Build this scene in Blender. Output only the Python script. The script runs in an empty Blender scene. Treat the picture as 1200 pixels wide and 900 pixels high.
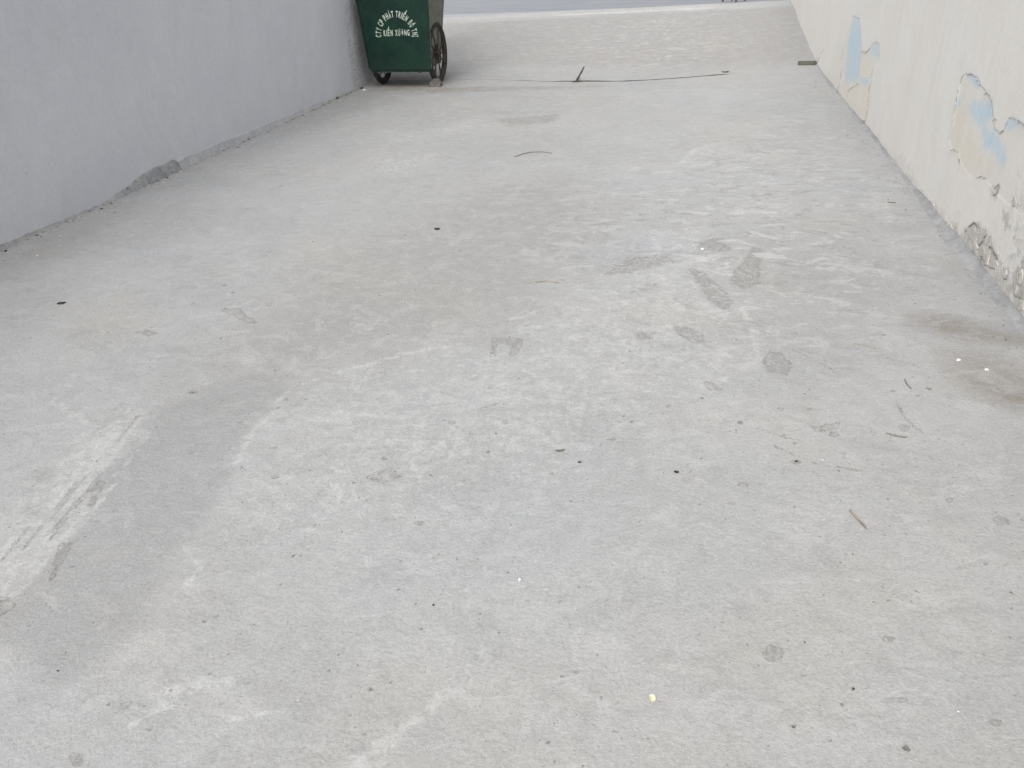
import bpy, bmesh, math, random
import numpy as np
from mathutils import Vector, Matrix

S = bpy.context.scene
COL = S.collection
rnd = random.Random(7)
rng = np.random.default_rng(7)

# ------------------------------------------------------------------ camera
EYE = np.array([0.0, 0.0, 1.6])
FPX = 900.0
def cam_basis(vpx=829, vpy=-81, roll=2.6):
    r = math.radians(roll)
    d = np.array([vpx-600, -(vpy-450), -FPX]); d /= np.linalg.norm(d)
    v = np.array([math.cos(r), math.sin(r), 0.0])
    up = np.cross(v, d); up /= np.linalg.norm(up)
    if up[1] < 0: up = -up
    return np.array([np.cross(d, up), d, up])       # rows: world X, Y, Z in camera axes
CB = cam_basis()
cam_d = bpy.data.cameras.new('camera'); cam = bpy.data.objects.new('camera', cam_d); COL.objects.link(cam)
cam_d.sensor_fit = 'HORIZONTAL'; cam_d.sensor_width = 36; cam_d.lens = 36*FPX/1200
cam_d.clip_start = 0.05; cam_d.clip_end = 3000
cam.matrix_world = Matrix.Translation(Vector(EYE)) @ Matrix([[*CB[0]], [*CB[1]], [*CB[2]]]).to_4x4()
S.camera = cam

# ------------------------------------------------------------------ sky, sun, exposure
SUN_EL, SUN_AZ = math.radians(42), math.radians(191)      # high sun behind thin cloud
w = bpy.data.worlds.new('World'); S.world = w; w.use_nodes = True
wn = w.node_tree.nodes; wl = w.node_tree.links
for n in list(wn): wn.remove(n)
sky = wn.new('ShaderNodeTexSky'); sky.sky_type = 'NISHITA'; sky.sun_disc = False
sky.sun_elevation = SUN_EL; sky.sun_rotation = SUN_AZ; sky.air_density = 1.0; sky.dust_density = 6.0; sky.ozone_density = 1.0
hs = wn.new('ShaderNodeHueSaturation'); hs.inputs['Saturation'].default_value = 0.22     # overcast: nearly white sky
bg = wn.new('ShaderNodeBackground'); bg.inputs['Strength'].default_value = 0.15
wo = wn.new('ShaderNodeOutputWorld')
wl.new(sky.outputs[0], hs.inputs['Color']); wl.new(hs.outputs[0], bg.inputs[0]); wl.new(bg.outputs[0], wo.inputs[0])
sd = bpy.data.lights.new('sun', 'SUN'); sd.energy = 1.3; sd.angle = math.radians(95); sd.color = (1.0, 0.97, 0.93)
sun = bpy.data.objects.new('sun', sd); COL.objects.link(sun)
# direction TO the sun (Nishita: rotation 0 = +Y, clockwise seen from above)
sv = Vector((math.sin(SUN_AZ)*math.cos(SUN_EL), math.cos(SUN_AZ)*math.cos(SUN_EL), math.sin(SUN_EL)))
sun.rotation_euler = sv.to_track_quat('Z', 'Y').to_euler()
S.view_settings.view_transform = 'Standard'; S.view_settings.look = 'None'
S.view_settings.gamma = 1.0; S.view_settings.use_curve_mapping = False
S.view_settings.exposure = 0.34
S.render.resolution_x = 1024; S.render.resolution_y = 768
S.cycles.max_bounces = 6; S.cycles.diffuse_bounces = 4

# ------------------------------------------------------------------ geometry of the place
XL, XR = -4.28, 1.53              # faces of the two walls
YEND = 12.6                       # left wall stops here
def ray(px, py): return CB @ np.array([px-600.0, 450.0-py, -FPX])
def G(px, py, z=0.0):             # a measured point on the floor
    r = ray(px, py); t = (z-1.6)/r[2]; p = EYE+r*t; return (p[0], p[1])
def WX(px, py, X):                # a measured point on a side wall -> (y, z)
    r = ray(px, py); t = X/r[0]; p = EYE+r*t; return (p[1], p[2])
def WY(px, py, Y):
    r = ray(px, py); t = Y/r[1]; p = EYE+r*t; return (p[0], p[2])
def R(px, py):                    # a point on the ramp or the floor
    r = ray(px, py)
    lo, hi = 0.2, 40.0
    for _ in range(50):
        m = (lo+hi)/2; p = EYE+r*(m/r[1])
        if p[2] > height(p[0], p[1]): lo = m
        else: hi = m
    p = EYE+r*(lo/r[1]); return (p[0], p[1], height(p[0], p[1]))
JX = np.array([-8, -4.28, -2.74, -2.2, -1.88, -1.4, -0.9, -0.3, 0.36, 1.0, 1.7])
JY = np.array([10.5, 10.52, 10.56, 10.44, 10.36, 10.33, 10.32, 10.5, 10.79, 11.08, 11.4])
def yjoint(x): return np.interp(x, JX, JY)
def ycrest(x): return 15.25+(np.asarray(x)+4.62)*0.1275
def height(x, y):
    s = (np.asarray(y)-11.3)/0.30
    return 0.1*0.30*np.log1p(np.exp(np.clip(s, -30, 30)))

# ------------------------------------------------------------------ helpers
def tag(o, label=None, cat=None, group=None, kind=None):
    if label: o['label'] = label
    if cat: o['category'] = cat
    if group: o['group'] = group
    if kind: o['kind'] = kind
    return o
def link(name, me, mat=None, parent=None):
    o = bpy.data.objects.new(name, me); COL.objects.link(o)
    if mat is not None and me is not None:
        me.materials.clear()
        for m in (mat if isinstance(mat, (list, tuple)) else [mat]): me.materials.append(m)
    if parent is not None: o.parent = parent
    return o
def empty(name, loc, rz=0.0):
    o = bpy.data.objects.new(name, None); COL.objects.link(o); o.location = loc; o.rotation_euler = (0, 0, rz)
    o.empty_display_size = 0.1; return o
def bm_obj(name, bm, mat, parent=None, smooth=False):
    me = bpy.data.meshes.new(name); bm.normal_update(); bm.to_mesh(me); bm.free()
    if smooth:
        for p in me.polygons: p.use_smooth = True
    return link(name, me, mat, parent)
def quadgrid(P, extra=None):
    """P: (n, m, 3) vertex grid -> mesh of quads"""
    n, m, _ = P.shape
    i = np.arange(n*m).reshape(n, m)
    q = np.stack([i[:-1, :-1], i[1:, :-1], i[1:, 1:], i[:-1, 1:]], -1).reshape(-1, 4)
    V = P.reshape(-1, 3)
    if extra is not None:
        ev, ef = extra; q = np.vstack([q, ef+len(V)]); V = np.vstack([V, ev])
    me = bpy.data.meshes.new('grid')
    me.vertices.add(len(V)); me.vertices.foreach_set('co', V.astype(np.float32).ravel())
    me.loops.add(q.size); me.loops.foreach_set('vertex_index', q.astype(np.int32).ravel())
    me.polygons.add(len(q)); me.polygons.foreach_set('loop_start', np.arange(0, q.size, 4, dtype=np.int32))
    me.update(calc_edges=True); me.validate()
    me.polygons.foreach_set('use_smooth', np.ones(len(q), dtype=bool))
    return me
def set_attr(me, name, rgb):
    a = me.color_attributes.new(name, 'FLOAT_COLOR', 'POINT')
    d = np.zeros((len(me.vertices), 4), np.float32); d[:, 3] = 1; d[:len(rgb), :3] = rgb
    a.data.foreach_set('color', d.ravel())
def vnoise(x, y, scale, seed=0, octaves=4, rough=0.55):
    """value noise -1..1 for numpy arrays"""
    out = np.zeros_like(x, dtype=float); amp = 1.0; tot = 0.0
    for o in range(octaves):
        g = np.random.default_rng(seed*31+o).random((64, 64))
        fx = x*scale; fy = y*scale
        ix = np.floor(fx).astype(int); iy = np.floor(fy).astype(int)
        tx = fx-ix; ty = fy-iy; tx = tx*tx*(3-2*tx); ty = ty*ty*(3-2*ty)
        a = g[ix % 64, iy % 64]; b = g[(ix+1) % 64, iy % 64]; c = g[ix % 64, (iy+1) % 64]; d = g[(ix+1) % 64, (iy+1) % 64]
        out += amp*((a*(1-tx)+b*tx)*(1-ty)+(c*(1-tx)+d*tx)*ty-0.5)*2
        tot += amp; amp *= rough; scale *= 2.03
    return out/tot
def seg_dist(x, y, a, b):
    ax, ay = a; bx, by = b; dx, dy = bx-ax, by-ay
    L = dx*dx+dy*dy+1e-12
    t = np.clip(((x-ax)*dx+(y-ay)*dy)/L, 0, 1)
    return np.hypot(x-ax-t*dx, y-ay-t*dy)
def add_poly(F, x, y, pts, soft, amt=1.0):
    """raise field F (flat arrays) to a soft-edged polygon; 0.5 on its outline"""
    p = np.array(pts); pad = soft*1.5
    m = (x > p[:, 0].min()-pad) & (x < p[:, 0].max()+pad) & (y > p[:, 1].min()-pad) & (y < p[:, 1].max()+pad)
    if not m.any(): return
    xx, yy = x[m], y[m]
    dist = np.full(xx.shape, 1e9); ins = np.zeros(xx.shape, bool)
    for i in range(len(p)):
        a, b = p[i], p[(i+1) % len(p)]
        dist = np.minimum(dist, seg_dist(xx, yy, a, b))
        c = ((a[1] > yy) != (b[1] > yy)) & (xx < (b[0]-a[0])*(yy-a[1])/(b[1]-a[1]+1e-12)+a[0])
        ins ^= c
    s = np.where(ins, dist, -dist)
    F[m] = np.maximum(F[m], amt*np.clip(0.5+s/(2*soft), 0, 1))
def add_line(F, x, y, pts, width, amt=1.0):
    p = np.array(pts); pad = width
    m = (x > p[:, 0].min()-pad) & (x < p[:, 0].max()+pad) & (y > p[:, 1].min()-pad) & (y < p[:, 1].max()+pad)
    if not m.any(): return
    xx, yy = x[m], y[m]; dist = np.full(xx.shape, 1e9)
    for a, b in zip(p[:-1], p[1:]): dist = np.minimum(dist, seg_dist(xx, yy, a, b))
    F[m] = np.maximum(F[m], amt*np.clip(1-dist/width, 0, 1))

# ------------------------------------------------------------------ material helpers
class NT:
    def __init__(s, name):
        s.m = bpy.data.materials.new(name); s.m.use_nodes = True; s.n = s.m.node_tree.nodes; s.l = s.m.node_tree.links
        s.b = s.n['Principled BSDF']; s.b.inputs['Roughness'].default_value = 0.85
        s.co = s.n.new('ShaderNodeNewGeometry').outputs['Position']
    def put(s, sock, v):
        if isinstance(v, bpy.types.NodeSocket): s.l.new(v, sock)
        elif isinstance(v, (tuple, list)): sock.default_value = (*v, 1.0) if len(v) == 3 and len(sock.default_value) == 4 else v
        else: sock.default_value = v
    def noise(s, scale, detail=6, rough=0.6, dist=0.0, vec=None, off=0.0):
        n = s.n.new('ShaderNodeTexNoise'); n.inputs['Scale'].default_value = scale; n.inputs['Detail'].default_value = detail
        n.inputs['Roughness'].default_value = rough; n.inputs['Distortion'].default_value = dist
        v = vec if vec is not None else s.co
        if off: v = s.map(v, loc=(off, off*1.7, off*0.6))
        s.l.new(v, n.inputs['Vector']); return n.outputs['Fac']
    def map(s, vec, loc=(0, 0, 0), sc=(1, 1, 1), rot=(0, 0, 0)):
        n = s.n.new('ShaderNodeMapping'); s.l.new(vec, n.inputs['Vector'])
        n.inputs['Location'].default_value = loc; n.inputs['Scale'].default_value = sc; n.inputs['Rotation'].default_value = rot
        return n.outputs[0]
    def ramp(s, v, a, b, lo=0.0, hi=1.0):
        n = s.n.new('ShaderNodeMapRange'); n.interpolation_type = 'SMOOTHSTEP'
        s.put(n.inputs['Value'], v); n.inputs['From Min'].default_value = a; n.inputs['From Max'].default_value = b
        n.inputs['To Min'].default_value = lo; n.inputs['To Max'].default_value = hi; return n.outputs['Result']
    def math(s, op, a, b=0.0, c=0.0):
        n = s.n.new('ShaderNodeMath'); n.operation = op; s.put(n.inputs[0], a); s.put(n.inputs[1], b); s.put(n.inputs[2], c); return n.outputs[0]
    def mix(s, f, a, b, mode='MIX'):
        n = s.n.new('ShaderNodeMix'); n.data_type = 'RGBA'; n.blend_type = mode
        s.put(n.inputs[0], f); s.put(n.inputs[6], a); s.put(n.inputs[7], b); return n.outputs[2]
    def attr(s, name):
        n = s.n.new('ShaderNodeAttribute'); n.attribute_name = name
        sp = s.n.new('ShaderNodeSeparateColor'); s.l.new(n.outputs['Color'], sp.inputs[0]); return sp.outputs
    def voro(s, scale, vec=None, rand=1.0):
        n = s.n.new('ShaderNodeTexVoronoi'); n.inputs['Scale'].default_value = scale; n.inputs['Randomness'].default_value = rand
        s.l.new(vec if vec is not None else s.co, n.inputs['Vector'])
        sp = s.n.new('ShaderNodeSeparateColor'); s.l.new(n.outputs['Color'], sp.inputs[0])
        return n.outputs['Distance'], sp.outputs[0], sp.outputs[1]
    def bump(s, h, strength=0.3, dist=0.01):
        n = s.n.new('ShaderNodeBump'); n.inputs['Strength'].default_value = strength; n.inputs['Distance'].default_value = dist
        s.l.new(h, n.inputs['Height'])
        if s.b.inputs['Normal'].is_linked: s.l.new(s.b.inputs['Normal'].links[0].from_socket, n.inputs['Normal'])
        s.l.new(n.outputs[0], s.b.inputs['Normal'])
    def out(s, col, rough=None, metal=None):
        s.put(s.b.inputs['Base Color'], col)
        if rough is not None: s.put(s.b.inputs['Roughness'], rough)
        if metal is not None: s.put(s.b.inputs['Metallic'], metal)
        return s.m

def concrete_mat():
    t = NT('worn_concrete')
    A = t.attr('stain_a'); B = t.attr('stain_shade_b')
    def g(v):
        n = t.n.new('ShaderNodeCombineColor'); [t.l.new(v, n.inputs[i]) for i in range(3)]; return n.outputs[0]
    M = lambda a, b: t.math('MULTIPLY', a, b)
    n1 = t.noise(0.5, 4, 0.6, 0.3); n2 = t.noise(2.1, 7, 0.68, 0.5, off=3); n3 = t.noise(9, 6, 0.7, 0.4, off=7)
    nf = t.noise(28, 5, .7, .5, off=2); n4 = t.noise(95, 4, 0.65, off=1); n5 = t.noise(380, 2, 0.6)
    nm = t.math('ADD', M(n3, .5), M(nf, .5))
    c = t.mix(t.ramp(n1, .3, .7), (.337, .341, .342), (.369, .374, .376))
    c = t.mix(M(t.ramp(n2, .42, .62), .45), c, (.402, .406, .408))
    hue = t.noise(0.9, 5, 0.65, off=21)
    c = t.mix(M(t.ramp(hue, .50, .72), .55), c, (.392, .376, .343))
    c = t.mix(M(t.ramp(hue, .46, .26), .45), c, (.358, .373, .402))
    # regional dirt (soft)
    c = t.mix(M(B[2], t.ramp(n3, .3, .65, .35, .75)), c, (.290, .284, .272))
    def edge(v, amp, width, nz):
        x = t.math('ADD', v, M(t.math('SUBTRACT', nz, .5), amp))
        return M(t.ramp(x, .5-width, .5+width), t.ramp(v, .02, .2))
    e1 = edge(A[0], 1.3, .28, nm)
    c = t.mix(M(e1, .54), c, (.276, .278, .282))
    # general wear: thin sharp-edged pale skins and grey rubs at two sizes
    w1 = t.noise(4.2, 8, 0.74, 1.2, off=13); w2 = t.noise(5.5, 8, 0.74, 0.8, off=33)
    calm = t.math('SUBTRACT', 1.0, M(e1, .75))
    c = t.mix(M(M(t.ramp(w1, .555, .60), calm), .22), c, (.47, .473, .473))
    c = t.mix(M(M(t.ramp(w2, .56, .61), calm), .22), c, (.265, .265, .257))
    st = t.noise(5, 6, .7, .5, vec=t.map(t.co, sc=(3.2, .5, 1), rot=(0, 0, .35)), off=11)
    c = t.mix(M(M(t.ramp(st, .60, .66), calm), .22), c, (.47, .473, .476))
    e2 = edge(A[1], 2.8, .30, nm)
    e2 = M(e2, t.ramp(nf, .40, .56, .40, 1.0))
    c = t.mix(M(e2, .56), c, (.480, .486, .478))
    e3 = edge(A[2], 2.4, .34, nf)
    rub = t.noise(40, 6, .75, 1.0, vec=t.map(t.co, sc=(1.6, .7, 1), rot=(0, 0, .4)), off=15)
    c = t.mix(M(e3, M(t.ramp(rub, .42, .58, .25, 1.0), .66)), c, (.228, .222, .207))
    c = t.mix(M(M(t.ramp(e3, .1, .5), t.ramp(e3, .95, .5)), M(t.ramp(n4, .42, .58), .75)), c, (.12, .115, .105))
    c = t.mix(M(M(B[0], t.ramp(nm, .40, .56, .35, 1.0)), t.ramp(n2, .3, .65, .6, 1.0)), c, (.205, .180, .152))
    # scraped, flaking area
    sc1 = t.noise(6.5, 8, 0.76, 0.9, vec=t.map(t.co, sc=(0.8, 1.3, 1)), off=4)
    sc2 = t.noise(8.5, 8, 0.76, 0.7, vec=t.map(t.co, sc=(0.7, 1.4, 1), rot=(0, 0, 0.25)), off=9)
    c = t.mix(M(M(t.ramp(sc1, .535, .585), B[1]), .58), c, (.515, .52, .525))
    c = t.mix(M(M(t.ramp(sc2, .54, .60), B[1]), .68), c, (.25, .25, .245))
    # grain
    c = t.mix(1.0, c, g(t.ramp(nf, .3, .7, .955, 1.045)), 'MULTIPLY')
    c = t.mix(1.0, c, g(t.ramp(n4, .28, .72, .91, 1.08)), 'MULTIPLY')
    c = t.mix(1.0, c, g(t.ramp(n5, .25, .75, .90, 1.09)), 'MULTIPLY')
    # pits: irregular small dark specks in loose clusters
    pv = t.n.new('ShaderNodeVectorMath'); pv.operation = 'ADD'
    nn = t.n.new('ShaderNodeTexNoise'); nn.inputs['Scale'].default_value = 70; nn.inputs['Detail'].default_value = 1; t.l.new(t.co, nn.inputs['Vector'])
    sm = t.n.new('ShaderNodeVectorMath'); sm.operation = 'SCALE'; sm.inputs['Scale'].default_value = 0.016
    t.l.new(nn.outputs['Color'], sm.inputs[0]); t.l.new(t.co, pv.inputs[0]); t.l.new(sm.outputs[0], pv.inputs[1])
    dens = t.ramp(t.noise(1.7, 3, .5, off=17), .45, .62)
    for scl, thr, rad, amt in ((11, .90, .10, .55), (24, .89, .14, .6), (48, .88, .17, .55), (95, .84, .2, .4)):
        d, r1, r2 = t.voro(scl, vec=pv.outputs[0])
        pick = t.math('GREATER_THAN', t.math('ADD', r1, M(dens, .10)), thr+.03)
        f = M(M(t.ramp(t.math('DIVIDE', d, M(t.math('ADD', r2, .3), rad)), 1.2, .6), pick), M(t.math('ADD', r2, .35), amt))
        c = t.mix(f, c, (.14, .135, .125))
    t.bump(t.math('ADD', t.math('ADD', M(n4, .5), M(n5, .25)), M(nf, .8)), .55, .008)
    return t.out(c, .86)

def asphalt_mat():
    t = NT('grey_asphalt')
    a = t.noise(140, 4, .7); b = t.noise(1.5, 6, .6, .3)
    c = t.mix(t.ramp(b, .3, .7), (.225, .24, .265), (.26, .272, .295)); c = t.mix(t.math('MULTIPLY', t.ramp(a, .45, .7), .35), c, (.33, .34, .35))
    t.bump(a, .5, .006); return t.out(c, .8)
def soil_mat():
    t = NT('bare_soil'); a = t.noise(3, 9, .65, .3); b = t.noise(40, 5, .6)
    c = t.mix(t.ramp(a, .3, .7), (.19, .165, .13), (.28, .25, .20)); c = t.mix(t.math('MULTIPLY', b, .3), c, (.12, .11, .08))
    t.bump(b, .5, .02); return t.out(c, .95)

def left_wall_mat():
    t = NT('blue_grey_render'); A = t.attr('wall_mask')
    n1 = t.noise(.7, 6, .6, .2); n2 = t.noise(4, 8, .65, .4); n3 = t.noise(45, 5, .6); n4 = t.noise(2.0, 8, .7, .8, vec=t.map(t.co, sc=(1, 1.4, .35)), off=5)
    c = t.mix(t.ramp(n1, .3, .7), (.525, .537, .578), (.565, .574, .606))
    c = t.mix(t.math('MULTIPLY', t.ramp(n2, .45, .7), .35), c, (.60, .607, .622))
    c = t.mix(t.math('MULTIPLY', t.ramp(n4, .5, .7), .4), c, (.49, .50, .52))
    # grime near the foot, scuffs, and shade painted beside the cart
    c = t.mix(t.math('MULTIPLY', t.ramp(t.math('ADD', A[0], t.math('MULTIPLY', t.math('SUBTRACT', n2, .5), .8)), .35, .75), .5), c, (.37, .372, .38))
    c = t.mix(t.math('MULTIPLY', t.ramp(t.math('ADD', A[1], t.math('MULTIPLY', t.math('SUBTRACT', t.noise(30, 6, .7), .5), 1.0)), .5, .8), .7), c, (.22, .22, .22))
    n6 = t.noise(14, 8, .75, .8, vec=t.map(t.co, sc=(1, 1, .6)), off=12)
    c = t.mix(t.math('MULTIPLY', t.ramp(n6, .56, .66), .14), c, (.42, .43, .44))
    c = t.mix(t.math('MULTIPLY', t.ramp(t.noise(60, 4, .7, .4, off=14), .66, .74), .35), c, (.33, .335, .34))
    c = t.mix(1.0, c, t.mix(t.ramp(n3, .25, .75), (.96, .96, .96), (1.035, 1.035, 1.035)), 'MULTIPLY')
    t.bump(t.noise(1.6, 4, .5, 0, off=18), .35, .05); t.bump(t.math('ADD', n2, t.math('MULTIPLY', n3, .2)), .35, .012); return t.out(c, .8)

def right_wall_mat():
    t = NT('cream_limewash'); A = t.attr('wall_mask'); B = t.attr('wall_tint')
    zc = t.map(t.co, sc=(1, 1.5, .35)); n1 = t.noise(.8, 6, .6, .3, off=2); n2 = t.noise(3.2, 8, .66, .4, vec=zc); n3 = t.noise(16, 8, .7, .5); n4 = t.noise(90, 4, .6)
    c = t.mix(t.ramp(n1, .3, .7), (.72, .70, .655), (.755, .742, .712))
    c = t.mix(t.math('MULTIPLY', t.ramp(n2, .5, .72), .45), c, (.77, .775, .785))
    c = t.mix(t.math('MULTIPLY', t.ramp(t.noise(2.2, 8, .7, .6, vec=zc, off=8), .5, .75), .4), c, (.64, .605, .555))
    def e(v, nz, amp, wd): return t.math('MULTIPLY', t.ramp(t.math('ADD', v, t.math('MULTIPLY', t.math('SUBTRACT', nz, .5), amp)), .5-wd, .5+wd), t.ramp(v, .02, .15))
    peel = e(A[0], n3, .55, .06)
    under = t.mix(t.ramp(t.noise(7, 8, .7, .5), .35, .65), (.67, .645, .59), (.71, .695, .66))
    c = t.mix(t.math('MULTIPLY', peel, .45), c, under)
    ns = t.noise(10, 9, .72, .8, vec=t.map(t.co, sc=(1, 1.6, .55)), off=6)
    nq = t.math('ADD', t.math('MULTIPLY', ns, .6), t.math('MULTIPLY', t.noise(45, 6, .75, .5, vec=t.map(t.co, sc=(1, 1.5, .45))), .4))
    c = t.mix(t.math('MULTIPLY', t.math('MULTIPLY', e(B[1], nq, 2.8, .5), t.ramp(t.noise(9, 8, .75, .8, vec=t.map(t.co, sc=(1, 1.5, .6)), off=19), .38, .6, .25, 1.0)), .52), c, (.69, .64, .50))
    c = t.mix(t.math('MULTIPLY', e(B[2], nq, 2.8, .5), .30), c, (.68, .60, .52))
    c = t.mix(t.math('MULTIPLY', t.math('MULTIPLY', e(B[0], nq, 2.6, .35), t.ramp(t.noise(13, 8, .78, .8, vec=t.map(t.co, sc=(1, 1.8, .4)), off=16), .38, .54, .35, 1.0)), .95), c, (.50, .63, .72))
    # crumbled foot
    cr = e(A[1], n3, 2.4, .35)
    c = t.mix(t.math('MULTIPLY', cr, .6), c, t.mix(t.ramp(t.noise(22, 8, .7), .4, .6), (.42, .40, .365), (.64, .62, .58)))
    c = t.mix(t.math('MULTIPLY', e(A[2], n3, 1.2, .2), .7), c, (.43, .43, .45))
    # dirt wash, small scabs and freckles in the film
    c = t.mix(t.math('MULTIPLY', t.ramp(t.noise(5, 8, .75, .6, vec=zc, off=22), .54, .68), .30), c, (.60, .585, .555))
    c = t.mix(t.math('MULTIPLY', t.ramp(t.noise(34, 6, .72, .6, off=25), .64, .72), .45), c, (.42, .40, .37))
    c = t.mix(1.0, c, t.mix(t.ramp(n4, .2, .8), (.95, .95, .95), (1.04, 1.04, 1.04)), 'MULTIPLY')
    t.bump(t.math('MULTIPLY', peel, -1.0), .7, .006)
    t.bump(t.noise(24, 9, .75, .5), .15, .02)
    crb = t.math('MULTIPLY', t.noise(30, 8, .8, 1.0), cr); t.bump(crb, .7, .015)
    t.bump(n4, .15, .003); return t.out(c, .82)

def simple_mat(name, c1, c2, scale=8, rough=.8, metal=0.0, bump=.3, c3=None, f3=.5, bd=.004):
    t = NT(name); co = t.n.new('ShaderNodeTexCoord').outputs['Object']; t.co = co
    a = t.noise(scale, 8, .68, .4); b = t.noise(scale*6, 5, .6)
    c = t.mix(t.ramp(a, .35, .65), c1, c2)
    if c3 is not None: c = t.mix(t.math('MULTIPLY', t.ramp(t.noise(scale*1.7, 9, .75, .8, off=4), .54, .66), f3), c, c3)
    c = t.mix(1.0, c, t.mix(t.ramp(b, .25, .75), (.88, .88, .88), (1.1, 1.1, 1.1)), 'MULTIPLY'); t.b.inputs['Specular IOR Level'].default_value = .3
    t.bump(b, bump, bd); return t.out(c, rough, metal)

M_conc = concrete_mat(); M_asph = asphalt_mat(); M_soil = soil_mat(); M_lw = left_wall_mat(); M_rw = right_wall_mat()
M_mortar = simple_mat('grey_mortar', (.27, .275, .28), (.36, .365, .37), 9, .9, 0, .8, (.07, .07, .065), .75, .01)
M_mortar2 = simple_mat('smooth_mortar', (.40, .405, .425), (.47, .475, .49), 6, .9, 0, .5, (.30, .305, .31), .5, .006)
M_fillet = simple_mat('cement_fillet', (.29, .292, .30), (.37, .37, .375), 7, .9, 0, .6, (.24, .24, .25), .6, .008)
M_plaster = simple_mat('flaking_plaster', (.50, .485, .45), (.60, .585, .55), 14, .9, 0, .8, (.30, .28, .25), .8, .006)
M_crack = simple_mat('crack_dirt_shade', (.13, .125, .115), (.27, .26, .245), 20, .95)
M_crack2 = simple_mat('fine_crack_dirt_shade', (.24, .23, .22), (.46, .44, .42), 20, .95)  # also paints the shade along lifted paint edges
def paint_mat():
    t = NT('dark_green_paint'); t.co = t.n.new('ShaderNodeTexCoord').outputs['Object']
    sx = t.n.new('ShaderNodeSeparateXYZ'); t.l.new(t.co, sx.inputs[0])
    a = t.noise(3, 6, .65, .4); b = t.noise(14, 7, .75, .8); v = t.noise(7, 6, .7, .5, vec=t.map(t.co, sc=(3.0, 1, .35)), off=3); f = t.noise(60, 4, .7)
    c = t.mix(t.ramp(a, .35, .65), (.0030, .018, .0135), (.0050, .029, .0175))
    c = t.mix(t.math('MULTIPLY', t.ramp(v, .52, .68), .45), c, (.012, .022, .022))
    c = t.mix(t.math('MULTIPLY', t.ramp(b, .60, .68), .55), c, (.030, .044, .036))
    low = t.ramp(t.math('ADD', sx.outputs[2], t.math('MULTIPLY', b, .25)), .50, .30)      # splashed mud on the lower edge
    c = t.mix(t.math('MULTIPLY', low, .45), c, (.016, .026, .024))
    c = t.mix(t.math('MULTIPLY', t.ramp(f, .66, .72), .6), c, (.075, .05, .035))
    t.bump(a, .4, .03); t.bump(f, .2, .003); t.b.inputs['Specular IOR Level'].default_value = .22
    return t.out(c, t.ramp(b, .3, .7, .55, .85))
M_green = paint_mat()
M_side = simple_mat('mud_stained_panel', (.105, .110, .088), (.165, .165, .135), 7, .75, 0, .4, (.06, .075, .06), .6)
M_inside = simple_mat('dark_bin_interior', (.03, .035, .03), (.06, .055, .045), 6, .9)
M_rust = simple_mat('rusty_steel', (.030, .024, .020), (.065, .052, .042), 14, .85, 0, .6, (.03, .025, .022), .6)
M_frame = simple_mat('pale_scuffed_edge', (.012, .035, .024), (.09, .11, .09), 18, .7, 0, .4, (.05, .08, .06), .6)
M_tyre = simple_mat('muddy_rubber', (.018, .016, .015), (.045, .038, .034), 16, .95, 0, .6, (.08, .07, .06), .4)
M_letter = simple_mat('faded_white_stencil', (.36, .43, .38), (.50, .55, .49), 25, .8, 0, .2, (.06, .13, .09), .8)
M_stone = simple_mat('broken_brick', (.095, .088, .082), (.165, .155, .145), 14, .95, 0, .9, None, .5, .01)
M_bark = simple_mat('dead_twig_bark', (.045, .037, .03), (.10, .085, .07), 25, .9, 0, .7)
M_tan = simple_mat('dry_sliver', (.22, .185, .15), (.33, .29, .24), 25, .8)
M_dark = simple_mat('dark_litter', (.022, .02, .018), (.06, .055, .045), 40, .8)
M_brownleaf = simple_mat('dry_leaf', (.13, .115, .09), (.22, .20, .165), 40, .8)
M_pale = simple_mat('pale_chip', (.68, .67, .62), (.78, .77, .73), 40, .8)
M_white = simple_mat('white_pellet', (.82, .82, .80), (.88, .88, .86), 40, .5)
M_petal = simple_mat('petal', (.62, .62, .34), (.68, .68, .60), 160, .7, 0, .2, (.56, .57, .13), 1.0)
M_grit = simple_mat('grey_grit', (.13, .125, .115), (.25, .24, .22), 30, .95)
M_strip = simple_mat('weathered_dark_wood', (.085, .085, .07), (.13, .13, .11), 20, .9)
M_wood = simple_mat('dark_brown_wood', (.05, .035, .025), (.09, .065, .05), 12, .7)

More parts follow.
